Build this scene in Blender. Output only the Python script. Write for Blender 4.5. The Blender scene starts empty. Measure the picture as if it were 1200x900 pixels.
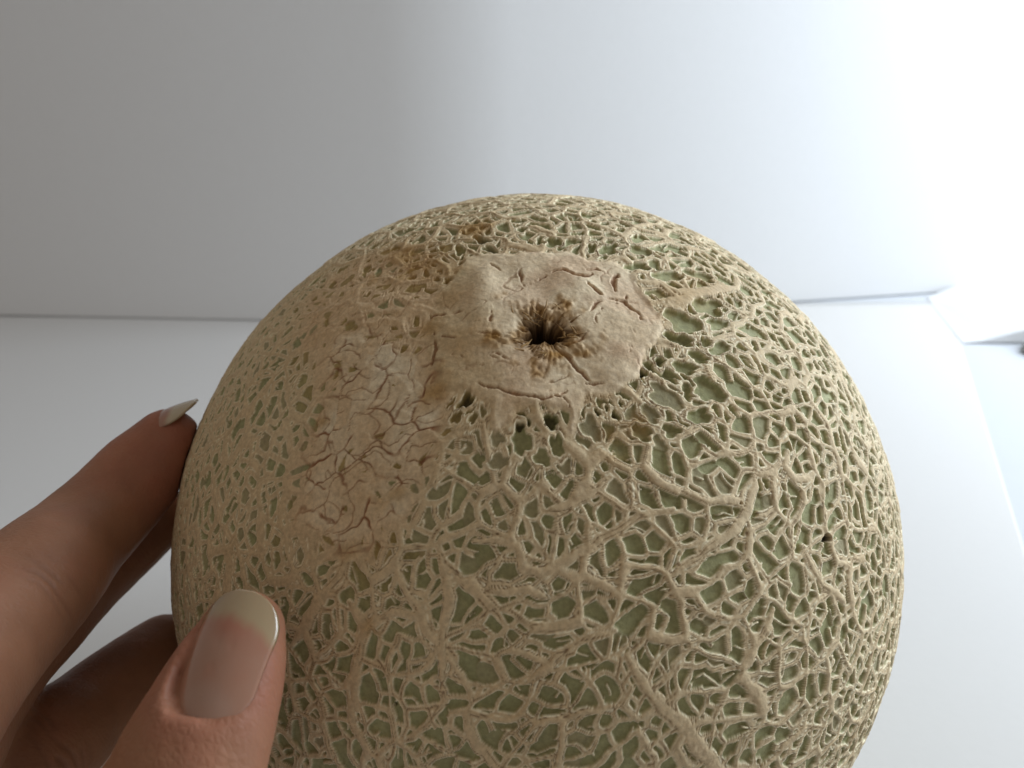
import bpy, math, random
import numpy as np
from concurrent.futures import ThreadPoolExecutor
from mathutils import Vector, Matrix

random.seed(7)
rng = np.random.default_rng(11)
MM = 0.001
scene = bpy.context.scene
COL = scene.collection

# ------------------------------------------------------------------ camera
F_PX = 900.0                     # focal length in photo pixels (1200 wide)
PITCH = math.radians(25.0)
R0 = 75.0                        # melon radius, mm
CP, SP = math.cos(PITCH), math.sin(PITCH)
RIGHT = np.array([1.0, 0, 0])
FWD = np.array([0, CP, -SP])
UP = np.array([0, SP, CP])
MEL_CAM = np.array([4.6, 34.6, 175.5])              # melon centre seen from the camera, mm
MEL_W = np.array([0.0, 0.0, R0])                    # melon centre in the world, mm
CAM_W = MEL_W - (RIGHT * MEL_CAM[0] - UP * MEL_CAM[1] + FWD * MEL_CAM[2])

cam_d = bpy.data.cameras.new('camera')
cam_d.sensor_width = 36.0
cam_d.lens = F_PX / 1200.0 * 36.0
cam_d.clip_start = 0.005
cam_d.clip_end = 50.0
cam_d.dof.use_dof = True
cam_d.dof.focus_distance = 0.120
cam_d.dof.aperture_fstop = 26.0
cam = bpy.data.objects.new('camera', cam_d)
COL.objects.link(cam)
M = Matrix(((RIGHT[0], UP[0], -FWD[0], CAM_W[0] * MM),
            (RIGHT[1], UP[1], -FWD[1], CAM_W[1] * MM),
            (RIGHT[2], UP[2], -FWD[2], CAM_W[2] * MM),
            (0, 0, 0, 1)))
cam.matrix_world = M
scene.camera = cam

# ------------------------------------------------------------------ world and light
world = bpy.data.worlds.new('World')
scene.world = world
world.use_nodes = True
bg = world.node_tree.nodes['Background']
bg.inputs['Color'].default_value = (1.0, 0.875, 0.75, 1)
bg.inputs['Strength'].default_value = 0.22

def area_light(name, loc, target, sx, sy, power, color):
    d = bpy.data.lights.new(name, 'AREA')
    d.shape = 'RECTANGLE'; d.size = sx; d.size_y = sy
    d.energy = power; d.color = color
    o = bpy.data.objects.new(name, d)
    COL.objects.link(o)
    o.location = loc
    v = Vector(target) - Vector(loc)
    o.rotation_euler = v.to_track_quat('-Z', 'Y').to_euler()
    return o
# daylight from a window on the right
area_light('window_light', (0.60, 0.20, 0.39), (-0.3, 0.08, 0.22), 0.50, 0.50, 6.6, (0.79, 0.895, 1.0))

scene.view_settings.view_transform = 'Standard'
scene.view_settings.look = 'None'
scene.view_settings.gamma = 1.0
scene.view_settings.exposure = 0.22
scene.view_settings.use_curve_mapping = False

# ------------------------------------------------------------------ helpers
def ray(px, py):
    v = np.array([(px - 600) / F_PX, (py - 450) / F_PX, 1.0])
    return RIGHT * v[0] - UP * v[1] + FWD * v[2]

def cam_pt(px, py, z):
    """photo pixel at camera depth z (mm) -> camera-space mm"""
    return np.array([(px - 600) / F_PX * z, (py - 450) / F_PX * z, z])

def c2w(P):
    P = np.asarray(P, float)
    return CAM_W + P[..., 0:1] * RIGHT - P[..., 1:2] * UP + P[..., 2:3] * FWD

def ground(px, py, z=0.0):
    d = ray(px, py)
    t = (z - CAM_W[2]) / d[2]
    return CAM_W + d * t

def melon_dir(px, py):
    """unit direction of the melon surface point under a photo pixel"""
    d = ray(px, py); d = d / np.linalg.norm(d)
    oc = CAM_W - MEL_W
    b = d @ oc; c = oc @ oc - (R0 + 0.5) ** 2
    disc = max(b * b - c, 0.0)
    p = oc + d * (-b - math.sqrt(disc))
    return p / np.linalg.norm(p)

def px_per_mm(px, py):
    n = melon_dir(px, py)
    return F_PX / ((MEL_W + n * R0 - CAM_W) @ FWD)

def new_obj(name, mesh, parent=None):
    o = bpy.data.objects.new(name, mesh)
    COL.objects.link(o)
    if parent is not None:
        o.parent = parent
    return o

def mesh_from(name, verts, faces):
    """verts (N,3) metres, faces (M,4) or (M,3) int arrays"""
    me = bpy.data.meshes.new(name)
    faces = np.asarray(faces, np.int32)
    k = faces.shape[1]
    me.vertices.add(len(verts))
    me.vertices.foreach_set('co', np.asarray(verts, np.float32).ravel())
    me.loops.add(faces.size)
    me.loops.foreach_set('vertex_index', faces.ravel())
    me.polygons.add(len(faces))
    me.polygons.foreach_set('loop_start', np.arange(0, faces.size, k, dtype=np.int32))
    me.polygons.foreach_set('use_smooth', np.ones(len(faces), bool))
    me.update(calc_edges=True)
    return me

_tab = rng.random((64, 64, 64)).astype(np.float32).ravel()
def vnoise(P, scale, seed=0):
    """value noise in [-1,1] at points P (N,3) mm, feature size `scale` mm"""
    Q = (P / np.float32(scale) + np.float32(17.31 * seed + 100.5)).astype(np.float32)
    I = np.floor(Q)
    Fr = Q - I
    Fr = Fr * Fr * (3 - 2 * Fr)
    I = I.astype(np.int32) & 63
    J = (I + 1) & 63
    x0, y0, z0 = I[:, 0] << 12, I[:, 1] << 6, I[:, 2]
    x1, y1, z1 = J[:, 0] << 12, J[:, 1] << 6, J[:, 2]
    fx, fy, fz = Fr[:, 0], Fr[:, 1], Fr[:, 2]
    def ln(a, b, t): return a + (b - a) * t
    v = ln(ln(ln(_tab[x0 + y0 + z0], _tab[x1 + y0 + z0], fx), ln(_tab[x0 + y1 + z0], _tab[x1 + y1 + z0], fx), fy),
           ln(ln(_tab[x0 + y0 + z1], _tab[x1 + y0 + z1], fx), ln(_tab[x0 + y1 + z1], _tab[x1 + y1 + z1], fx), fy), fz)
    return v * 2 - 1

def vnoise3(P, scale, seed=0):
    return np.stack([vnoise(P, scale, seed + k * 3) for k in range(3)], 1)

def sstep(a, b, x):
    t = np.clip((x - a) / (b - a), 0, 1)
    return t * t * (3 - 2 * t)

# ------------------------------------------------------------------ node helpers
def new_mat(name):
    m = bpy.data.materials.new(name)
    m.use_nodes = True
    nt = m.node_tree
    return m, nt, nt.nodes['Principled BSDF']

def nd(nt, t, **kw):
    n = nt.nodes.new(t)
    for k, v in kw.items():
        if k in n.inputs: n.inputs[k].default_value = v
        else: setattr(n, k, v)
    return n

def plain_white(name, col, rough, grain_scale, grain_amp, bump=0.02):
    m, nt, b = new_mat(name)
    tc = nd(nt, 'ShaderNodeTexCoord')
    n1 = nd(nt, 'ShaderNodeTexNoise', Scale=grain_scale, Detail=6.0)
    n2 = nd(nt, 'ShaderNodeTexNoise', Scale=6.0, Detail=3.0)
    nt.links.new(tc.outputs['Object'], n1.inputs['Vector'])
    nt.links.new(tc.outputs['Object'], n2.inputs['Vector'])
    ad = nd(nt, 'ShaderNodeMath', operation='ADD')
    nt.links.new(n1.outputs['Fac'], ad.inputs[0]); nt.links.new(n2.outputs['Fac'], ad.inputs[1])
    mr = nd(nt, 'ShaderNodeMapRange')
    mr.inputs['From Min'].default_value = 0.6; mr.inputs['From Max'].default_value = 1.4
    nt.links.new(ad.outputs[0], mr.inputs['Value'])
    mx = nd(nt, 'ShaderNodeMix', data_type='RGBA')
    mx.inputs[6].default_value = (*[c * (1 - grain_amp) for c in col], 1)
    mx.inputs[7].default_value = (*[min(1, c * (1 + grain_amp)) for c in col], 1)
    nt.links.new(mr.outputs['Result'], mx.inputs[0])
    nt.links.new(mx.outputs[2], b.inputs['Base Color'])
    b.inputs['Roughness'].default_value = rough
    bp = nd(nt, 'ShaderNodeBump', Strength=bump, Distance=0.002)
    nt.links.new(n1.outputs['Fac'], bp.inputs['Height'])
    nt.links.new(bp.outputs['Normal'], b.inputs['Normal'])
    return m

MAT_WALL = plain_white('white_board', (0.74, 0.74, 0.74), 0.75, 220, 0.012, 0.05)
MAT_TABLE = plain_white('white_laminate', (0.54, 0.555, 0.58), 0.55, 160, 0.015, 0.03)
MAT_PAPER = plain_white('white_paper', (0.62, 0.605, 0.585), 0.7, 300, 0.01, 0.03)

# ------------------------------------------------------------------ the setting
def set_kind(o, kind):
    o['kind'] = kind

def build_setting():
    # table
    s = 1.6
    v = [(-s, -0.7, 0), (s, -0.7, 0), (s, 1.2, 0), (-s, 1.2, 0), (-s, -0.7, -0.03), (s, -0.7, -0.03), (s, 1.2, -0.03), (-s, 1.2, -0.03)]
    f = [(0, 1, 2, 3), (7, 6, 5, 4), (0, 4, 5, 1), (1, 5, 6, 2), (2, 6, 7, 3), (3, 7, 4, 0)]
    me = mesh_from('table_top', np.array(v), np.array(f)); me.polygons.foreach_set('use_smooth', np.zeros(6, bool))
    me.materials.append(MAT_TABLE)
    o = new_obj('table_top', me); set_kind(o, 'structure')

    # back wall: a white board with one soft outward bend behind the melon
    A = ground(0, 371)[:2]; B = ground(535, 381)[:2]; Cc = ground(1083, 345)[:2]
    A2 = A + (A - B) * 1.4
    C2 = Cc + (Cc - B) * 1.6
    pts = []
    t1 = (B - A2) / np.linalg.norm(B - A2); t2 = (C2 - B) / np.linalg.norm(C2 - B)
    rb = 38.0
    pts.append(A2)
    for k in range(21):
        t = k / 20
        p0 = B - t1 * rb; p2 = B + t2 * rb
        pts.append((1 - t) ** 2 * p0 + 2 * t * (1 - t) * B + t * t * p2)
    pts.append(C2)
    pts = np.array(pts) * MM
    n = len(pts)
    H = 0.62
    vs, fs = [], []
    back = pts + np.array([0, 0.012])
    for i in range(n):
        vs += [(*pts[i], 0.0012), (*pts[i], H), (*back[i], H), (*back[i], 0.0012)]
    for i in range(n - 1):
        a, b = 4 * i, 4 * i + 4
        fs += [(a, b, b + 1, a + 1), (a + 1, b + 1, b + 2, a + 2), (a + 2, b + 2, b + 3, a + 3), (a + 3, b + 3, b, a)]
    fs += [(0, 1, 2, 3), (4 * (n - 1) + 3, 4 * (n - 1) + 2, 4 * (n - 1) + 1, 4 * (n - 1))]
    me = mesh_from('wall', np.array(vs), np.array(fs))
    me.materials.append(MAT_WALL)
    o = new_obj('wall', me); set_kind(o, 'structure')
    md = o.modifiers.new('edge', 'EDGE_SPLIT'); md.split_angle = math.radians(35)

    # white ledge that stands out from the wall on the right
    p0 = ground(1128, 403)[:2]; p1 = ground(1300, 403)[:2]
    d = (p1 - p0) / np.linalg.norm(p1 - p0); bk = np.array([-d[1], d[0]])
    q0 = ground(1086, 349)[:2]
    prof = [(p0, 0.05), (p0 + d * 14, 1.5), (p0 + d * 40, 9), (p0 + d * 60, 12), (p0 + d * 420, 12), (p0 + d * 420 + bk * 150, 12), (p0 + d * 60 + bk * 150, 12), (q0 + d * 30 + bk * 14, 5), (q0, 0.05)]
    n = len(prof)
    vs = [(*(p * MM), 0.0004 + 0.0008 * min(1, z / 2)) for p, z in prof] + [(*(p * MM), 0.0005 + 0.0008 * min(1, z / 2) + z * MM) for p, z in prof]
    import bmesh
    bm = bmesh.new(); bv = [bm.verts.new(v_) for v_ in vs]
    for i in range(n):
        j = (i + 1) % n
        bm.faces.new((bv[i], bv[j], bv[j + n], bv[i + n]))
    bm.faces.new(bv[:n][::-1])
    t_ = bm.faces.new(bv[n:]); bmesh.ops.triangulate(bm, faces=[t_])
    bmesh.ops.recalc_face_normals(bm, faces=bm.faces)
    me = bpy.data.meshes.new('wall_ledge'); bm.to_mesh(me); bm.free()
    me.materials.append(MAT_WALL)
    o = new_obj('wall_ledge', me); set_kind(o, 'structure')

    # sheet of white paper under the melon; its right edge runs towards the viewer
    eb = ground(1108, 352)[:2]; ef = ground(1204, 660)[:2]; ef = eb + (ef - eb) * 1.5
    lb = ground(-500, 371)[:2]; lf = lb + np.array([0.0, -560.0])
    vs, fs = [], []
    NU, NV_ = 40, 60
    for i in range(NU + 1):
        for j in range(NV_ + 1):
            u, v_ = i / NU, (j / NV_) ** 1.6
            p = (eb + (lb - eb) * v_) * (1 - u) + (ef + (lf - ef) * v_) * u
            p[1] -= 3.0 * (1 - u)
            z = 0.02 + 0.2 * (1 - math.exp(-(v_ * 800.0 / 10.0)))
            vs.append((p[0] * MM, p[1] * MM, z * MM))
    for i in range(NU):
        for j in range(NV_):
            a = i * (NV_ + 1) + j
            fs.append((a, a + 1, a + NV_ + 2, a + NV_ + 1))
    me = mesh_from('paper_sheet', np.array(vs), np.array(fs)[:, ::-1])
    me.materials.append(MAT_PAPER)
    o = new_obj('paper_sheet', me)
    o['label'] = 'large plain white paper sheet spread on the table under the melon'
    o['category'] = 'paper'
    md = o.modifiers.new('thickness', 'SOLIDIFY'); md.thickness = 0.00015; md.offset = -1

build_setting()

def build_cloth():
    # corner of something soft and grey at the foot of the ledge, mostly out of the frame
    c = ground(1212, 402)
    rg = np.random.default_rng(4)
    NU, NV_ = 28, 18
    vs, fs = [], []
    for i in range(NU):
        for j in range(NV_ + 1):
            a = 2 * math.pi * i / NU; b = (math.pi / 2) * j / NV_
            r = 18 * (1 + 0.12 * math.sin(3 * a + 1) + 0.06 * math.sin(7 * a))
            z = 11 * math.sin(b) * (1 + 0.12 * math.sin(4 * a + 3 * b)) + 0.8 * math.sin(9 * a + 5 * b) * math.cos(b)
            vs.append(((c[0] + r * math.cos(b) * math.cos(a)) * MM, (c[1] - 20 + r * .8 * math.cos(b) * math.sin(a)) * MM, (0.5 + max(z, 0)) * MM))
    for i in range(NU):
        for j in range(NV_):
            p, q = i * (NV_ + 1) + j, ((i + 1) % NU) * (NV_ + 1) + j
            fs.append((p, q, q + 1, p + 1))
    me = mesh_from('grey_cloth', np.array(vs), np.array(fs))
    me.materials.append(plain_white('grey_fabric', (0.33, 0.33, 0.31), 0.9, 500, 0.2, 0.3))
    o = new_obj('grey_cloth', me)
    o['label'] = 'small grey bunched cloth lying at the foot of the white ledge'
    o['category'] = 'cloth'
build_cloth()

# ------------------------------------------------------------------ the melon
def build_melon():
    n = 1130
    axis = (CAM_W - MEL_W); axis /= np.linalg.norm(axis)
    axis = axis + np.array([0, 0, 0.06]); axis /= np.linalg.norm(axis)
    ex = np.cross([0, 0, 1.0], axis); ex /= np.linalg.norm(ex)
    ey = np.cross(axis, ex)
    # square grid -> disc (concentric map) -> sphere
    g = np.linspace(-1, 1, n)
    a, b = np.meshgrid(g, g, indexing='ij')
    big = np.abs(a) > np.abs(b)
    with np.errstate(divide='ignore', invalid='ignore'):
        r = np.where(big, a, b)
        ph = np.where(big, (np.pi / 4) * b / np.where(a == 0, 1, a), np.pi / 2 - (np.pi / 4) * a / np.where(b == 0, 1, b))
    ph = np.where((a == 0) & (b == 0), 0, ph)
    dx, dy = r * np.cos(ph), r * np.sin(ph)
    rr = np.sqrt(dx * dx + dy * dy)
    az = np.arctan2(dy, dx)
    RC, TC = 0.90, math.radians(74)
    th_in = 2 * np.arcsin(np.clip(rr / RC, 0, 1) * math.sin(TC / 2))
    q = np.clip((rr - RC) / (1 - RC), 0, 1)
    th_out = TC + (math.pi - TC) * (0.45 * q + 0.55 * q * q)
    th = np.where(rr < RC, th_in, th_out).ravel(); az = az.ravel()
    N = (np.sin(th) * np.cos(az))[:, None] * ex + (np.sin(th) * np.sin(az))[:, None] * ey + np.cos(th)[:, None] * axis
    N = N.astype(np.float32)
    nv = len(N)
    cap = th < math.radians(96)
    ci = np.nonzero(cap)[0]
    X = (N[ci] * R0).astype(np.float32)
    m = len(X)
    fade = sstep(math.radians(95), math.radians(88), th[ci]).astype(np.float32)

    # ---- noises
    wa = vnoise3(X, 8.0, 1)
    wb = vnoise3(X, 2.0, 11)
    wc = vnoise3(X, 0.8, 23)
    Xw = X + 1.2 * wa + 0.30 * wb + 0.10 * wc
    Xs = X + 0.30 * wb + 0.11 * wc
    nlow = vnoise(X, 14.0, 31)
    nmid = vnoise(X, 4.0, 37)
    nfin = vnoise(X, 1.3, 41)
    nvf = vnoise(X, 0.55, 43)

    # ---- polar frame about the stem scar
    pole = melon_dir(636, 388)
    eu = melon_dir(656, 388) - pole; eu -= pole * (eu @ pole); eu /= np.linalg.norm(eu)
    ev = np.cross(pole, eu)
    def uv_of(Nn):
        c = np.clip(Nn @ pole, -1, 1); t = np.arccos(c) * R0
        x, y = Nn @ eu, Nn @ ev
        l = np.sqrt(x * x + y * y) + 1e-9
        return np.stack([t * x / l, t * y / l], -1)
    UVs = uv_of((Xs / np.linalg.norm(Xs, axis=1, keepdims=True)).astype(np.float64)).astype(np.float32)
    rho = np.hypot(UVs[:, 0], UVs[:, 1])
    ang = np.arctan2(UVs[:, 1], UVs[:, 0])

    def poly_sd(pts_px, lim=60.0):
        """signed distance (mm, + inside) to a polygon traced in photo pixels"""
        P = np.array([uv_of(melon_dir(*p)) for p in pts_px], np.float32)
        out = np.full(m, -20.0, np.float32)
        s = np.nonzero(rho < lim)[0]
        q = UVs[s]
        d = np.full(len(s), 1e9, np.float32); ins = np.zeros(len(s), bool)
        for k in range(len(P)):
            A, B = P[k], P[(k + 1) % len(P)]
            e = B - A; w = q - A
            t = np.clip((w @ e) / (e @ e), 0, 1)
            z = w - t[:, None] * e
            d = np.minimum(d, (z * z).sum(1))
            c = (A[1] > q[:, 1]) != (B[1] > q[:, 1])
            xc = A[0] + (q[:, 1] - A[1]) * (B[0] - A[0]) / (B[1] - A[1] + 1e-9)
            ins ^= c & (q[:, 0] < xc)
        out[s] = np.where(ins, 1, -1) * np.sqrt(d)
        return out

    Xn = X  # on-sphere coordinates for strokes
    def stroke_d(pts_px, XQ=None):
        XQ = Xs if XQ is None else XQ
        """distance (mm) to a polyline traced in photo pixels, and position along it"""
        P = np.array([melon_dir(*p) * R0 for p in pts_px], np.float32)
        c = P.mean(0); rad = np.linalg.norm(P - c, axis=1).max() + 5
        s = np.nonzero(((XQ - c) ** 2).sum(1) < rad * rad)[0]
        out = np.full(m, 9.0, np.float32); pos = np.zeros(m, np.float32)
        if len(s) == 0: return out, pos
        q = XQ[s]
        best = np.full(len(s), 1e9, np.float32); bp = np.zeros(len(s), np.float32)
        L = len(P) - 1
        for k in range(L):
            A, B = P[k], P[k + 1]
            e = B - A; w = q - A
            t = np.clip((w @ e) / (e @ e + 1e-9), 0, 1)
            z = w - t[:, None] * e
            dd = np.sqrt((z * z).sum(1))
            u = dd < best
            best = np.where(u, dd, best); bp = np.where(u, (k + t) / L, bp)
        out[s] = best; pos[s] = bp
        return out, pos

    def ellipse_sd(cx, cy, ra, rb, deg, X_=Xs):
        c0 = melon_dir(cx, cy)
        t = math.radians(deg)
        A = (melon_dir(cx + ra * math.cos(t), cy + ra * math.sin(t)) - c0) * R0
        B = (melon_dir(cx - rb * math.sin(t), cy + rb * math.cos(t)) - c0) * R0
        A -= c0 * (A @ c0); B -= c0 * (B @ c0)
        la, lb = np.linalg.norm(A), np.linalg.norm(B)
        G = np.array([[A @ A, A @ B], [A @ B, B @ B]]); Gi = np.linalg.inv(G)
        rad = max(la, lb) * 2.0 + 2
        C = c0 * R0
        s = np.nonzero(((X_ - C) ** 2).sum(1) < rad * rad)[0]
        d = X_[s] - C
        pa, pb = d @ A, d @ B
        x = Gi[0, 0] * pa + Gi[0, 1] * pb; y = Gi[1, 0] * pa + Gi[1, 1] * pb
        # squarish super-ellipse
        k = (np.abs(x) ** 2.5 + np.abs(y) ** 2.5) ** (1 / 2.5)
        if X_ is Xs:
            w_ = np.arctan2(y, x); z_ = cx * 1.7 + cy * 2.3
            k = k * (1 + 0.16 * np.cos(3 * w_ + z_) + 0.12 * np.cos(4 * w_ + 2 * z_) + 0.07 * np.cos(7 * w_ + z_ * 3))
        return s, (1 - k) * min(la, lb)

    # ---- netting: anisotropic cells with a ridge of its own width on every edge
    def sites(dmin_fn, ntry, seed):
        rg = np.random.default_rng(seed)
        z = rg.uniform(math.cos(math.radians(99)), 1, ntry); p = rg.uniform(0, 2 * math.pi, ntry)
        s = np.sqrt(1 - z * z)
        C = (s * np.cos(p))[:, None] * ex + (s * np.sin(p))[:, None] * ey + z[:, None] * axis
        C *= R0
        dm = dmin_fn(C / R0)
        acc = np.zeros((0, 3))
        for i in range(0, ntry, 400):
            c = C[i:i + 400]; lim = 2 * R0 * R0 - dm[i:i + 400] ** 2          # dot product above which two sites are too close
            if len(acc):
                ok = (2 * (c @ acc.T)).max(1) < lim
                c = c[ok]; lim = lim[ok]
            near = 2 * (c @ c.T) > lim[:, None]
            keep = []
            for j in range(len(c)):
                if not keep or not near[j, keep].any(): keep.append(j)
            acc = np.concatenate([acc, c[keep]])
        return acc.astype(np.float32)

    def px_of(Nn):
        W = MEL_W + Nn * R0 - CAM_W
        z = W @ FWD
        return 600 + F_PX * (W @ RIGHT) / z, 450 - F_PX * (W @ UP) / z

    TS = 44
    gi, gj = np.divmod(np.arange(nv), n)
    tile = (gi // TS) * ((n + TS - 1) // TS) + gj // TS
    tile_c = tile[ci]
    order = np.argsort(tile_c, kind='stable')
    bounds = np.nonzero(np.diff(tile_c[order]))[0] + 1
    groups = np.split(order, bounds)

    def net(P, stretch, dirs, wfun, reach, soft, XX, seed=0):
        """-> smooth signed distance into the ridge (mm, + on ridge), nearest cell id"""
        S = np.full(m, -3.0, np.float32); cid = np.zeros(m, np.int32)
        ks = (1 - 1 / stretch ** 2).astype(np.float32)
        soft = np.float32(soft)
        def work(g_):
            q = XX[g_]
            c = q.mean(0); rad = math.sqrt(((q - c) ** 2).sum(1).max()) + reach
            k = np.nonzero(((P - c) ** 2).sum(1) < rad * rad)[0]
            if len(k) < 3: return
            p = P[k]; t = dirs[k]; kk = ks[k]
            # metric A = I - kk t t^T ;  D = q'Aq - 2 q'(Ap) + p'Ap ; half gradient G = A q - A p
            A = np.eye(3, dtype=np.float32)[None] - kk[:, None, None] * t[:, :, None] * t[:, None, :]
            q0 = q - c; p0 = p - c
            Ap = np.einsum('kij,kj->ki', A, p0)
            pAp = (p0 * Ap).sum(1)
            qt = q0 @ t.T
            D = (q0 * q0).sum(1)[:, None] - kk * qt * qt - 2 * (q0 @ Ap.T) + pAp
            i = D.argmin(1)
            r_ = np.arange(len(q))
            Di = D[r_, i]
            kq = kk * qt
            num = D - Di[:, None]
            g2 = np.zeros_like(D)
            kqi = kq[r_, i]; ti = t[i]; Api = Ap[i]
            for a_ in range(3):
                Ga = kq * t[None, :, a_] + Ap[None, :, a_]          # q0 - Ga is the half gradient
                Gia = kqi * ti[:, a_] + Api[:, a_]
                dd = Ga - Gia[:, None]
                g2 += dd * dd
            e = num / (2 * np.sqrt(g2) + np.float32(1e-6))
            lo_ = np.minimum(k[:, None], k[None, :]); hi_ = np.maximum(k[:, None], k[None, :])
            h = np.sin(lo_ * 12.9898 + hi_ * 78.233 + seed) * 43758.5453
            w = wfun((h - np.floor(h)).astype(np.float32)).astype(np.float32)
            s = w[i] - e
            s[r_, i] = -9
            mx = s.max(1)
            S[g_] = mx + soft * np.log(np.exp(np.maximum((s - mx[:, None]) / soft, np.float32(-20))).sum(1))
            cid[g_] = k[i]
        with ThreadPoolExecutor(4) as ex_:
            list(ex_.map(work, groups))
        return S, cid

    def tangents(P, bias_fn, seed):
        rg = np.random.default_rng(seed)
        Nn = P / R0
        # image-right / image-up tangents at each site
        rt = RIGHT - Nn * (Nn @ RIGHT)[:, None]; rt /= np.linalg.norm(rt, axis=1, keepdims=True) + 1e-9
        ut = np.cross(Nn, rt)
        a0, conc = bias_fn(Nn)
        t = a0 + rg.normal(0, 1, len(P)) * conc
        return (np.cos(t)[:, None] * rt + np.sin(t)[:, None] * ut).astype(np.float32)

    def bias(Nn):
        x, y = px_of(Nn)
        a0 = np.full(len(x), 0.25)
        a0 = np.where(x < 500, 1.5, a0)                      # lower left: upright cells
        a0 = np.where((x > 700) & (y > 430), 0.75, a0)        # right: leaning cells
        a0 = np.where(x > 930, 1.35, a0)
        near = np.arccos(np.clip(Nn @ pole, -1, 1)) * R0 < 34
        v = Nn - pole
        rad_a = np.arctan2(v @ ev, v @ eu)
        a0 = np.where(near, rad_a, a0)                       # radial about the scar
        conc = np.where(near, 0.35, 0.55)
        return a0, conc

    def dens1(Nn):
        x, y = px_of(Nn)
        return np.where((x < 420) & (y < 700), 3.6, 4.5)
    def dens2(Nn):
        x, y = px_of(Nn)
        return np.where((x < 420) & (y < 700), 1.75, 2.0)
    P1 = sites(dens1, 7000, 3)
    P2 = sites(dens2, 17000, 5)
    rg = np.random.default_rng(9)
    T1 = tangents(P1, bias, 21); T2 = tangents(P2, bias, 22)
    st1 = rg.uniform(1.0, 1.9, len(P1)); st2 = rg.uniform(1.0, 2.0, len(P2))
    S1, c1 = net(P1, st1, T1, lambda h: np.where(h < 0.05, -3.0, 0.35 + 0.62 * h ** 3), 8.5, 0.08, Xw)
    Xw2 = X + 0.9 * wa[:, [1, 2, 0]] + 0.30 * wb + 0.10 * wc
    S2, c2 = net(P2, st2, T2, lambda h: np.where(h < 0.14, -3.0, 0.275 + 0.25 * (h - 0.14)), 5.0, 0.05, Xw2)
    # an even finer broken web of thin strands
    P3 = sites(lambda Nn: np.full(len(Nn), 1.8), 15000, 6)
    T3 = tangents(P3, bias, 24); st3 = rg.uniform(1.0, 2.2, len(P3))
    S3, c3 = net(P3, st3, T3, lambda h: np.where(h < 0.80, -3.0, 0.10 + 0.3 * (h - 0.80)), 5.0, 0.05, Xw)

    wmod = 0.06 * nmid + 0.04 * nfin + 0.06 * nlow
    S1 = S1 + wmod; S2 = S2 + 0.6 * wmod

    pxx, pyy = px_of(N[ci].astype(np.float64))
    # ---- traced broad ridges (photo pixels; half width px)
    strokes = [
        ([(750, 331), (772, 333), (795, 343), (815, 343), (835, 337)], 6.0),
        ([(773, 372), (786, 357), (808, 347), (836, 340), (862, 338)], 7.5),
        ([(733, 772), (748, 790), (761, 811), (776, 828), (790, 843), (814, 868), (834, 892), (850, 912)], 11.0),
        ([(761, 811), (772, 802), (785, 792), (799, 777)], 6.0),
        ([(556, 634), (582, 632), (606, 638), (613, 664), (630, 671), (650, 663), (688, 643), (715, 625), (747, 606), (789, 596)], 7.5),
        ([(514, 636), (522, 668), (528, 698), (522, 720), (519, 741), (520, 770), (520, 798)], 7.5),
        ([(412, 636), (402, 665), (387, 692), (372, 708), (360, 730), (340, 760)], 7.5),
        ([(408, 706), (420, 722), (428, 738), (424, 758), (420, 776), (414, 802), (418, 830)], 8.0),
        ([(428, 738), (444, 728), (462, 717), (478, 718), (494, 724)], 6.5),
        ([(885, 545), (884, 570), (876, 592), (866, 614), (852, 629), (828, 643), (804, 662), (786, 676)], 7.0),
        ([(941, 640), (949, 660), (963, 684), (978, 694), (991, 706)], 6.5),
        ([(924, 528), (920, 546), (930, 560), (944, 562), (956, 553)], 5.5),
        ([(560, 690), (590, 694), (618, 688), (640, 700)], 6.5),
        ([(642, 600), (668, 590), (700, 574), (716, 560)], 7.5),
        ([(620, 800), (650, 770), (690, 748), (722, 738)], 7.0),
        ([(870, 780), (884, 760), (900, 735), (906, 715)], 6.0),
        ([(470, 870), (500, 850), (520, 820), (520, 798)], 6.0),
    ]
    Ss = np.full(m, -3.0, np.float32)
    for pts, hw in strokes:
        d, pos = stroke_d(pts)
        k = px_per_mm(*pts[len(pts) // 2])
        w = hw / k * (1 + 0.25 * nmid + 0.12 * nfin) * (0.55 + 0.45 * np.clip(np.minimum(pos, 1 - pos) * 6, 0, 1))
        Ss = np.maximum(Ss, (w - d).astype(np.float32))

    # ---- the pale scar round the stem
    scar_px = [(545, 300), (580, 297), (620, 295), (665, 294), (690, 305), (722, 306), (742, 325), (757, 350), (776, 372), (776, 395),
               (760, 410), (752, 440), (735, 452), (715, 462), (690, 468), (680, 482), (676, 514), (664, 516), (661, 486), (645, 478),
               (636, 473), (606, 482), (595, 502), (580, 512), (570, 500), (568, 475), (548, 462), (527, 460), (512, 448),
               (503, 425), (500, 405), (499, 380), (507, 355), (522, 335), (535, 315)]
    Sp = poly_sd(scar_px, 45) + 0.45 * nmid + 0.15 * nfin + 0.55 * vnoise(X, 2.4, 91) - 0.1
    # ---- brown cracked callus left of it
    callus_px = [(515, 283), (450, 292), (395, 318), (355, 352), (345, 400), (372, 440), (372, 480), (345, 520), (328, 570), (345, 618), (388, 655),
                 (432, 648), (478, 600), (500, 552), (520, 505), (530, 450), (520, 400), (515, 340)]
    Sc = poly_sd(callus_px, 75)
    cal = sstep(-2.2, 2.2, Sc + 1.6 * nmid + 1.2 * nlow).astype(np.float32)
    core_px = [(398, 412), (450, 400), (505, 420), (520, 465), (505, 520), (490, 570), (455, 610), (410, 640), (365, 625), (350, 575), (372, 515), (398, 470)]
    core = sstep(-2.6, 2.6, poly_sd(core_px, 75) + 2.0 * nmid + 1.5 * nlow + 0.6 * nfin).astype(np.float32)
    halo = sstep(-10, 1.0, Sc).astype(np.float32)

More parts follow.
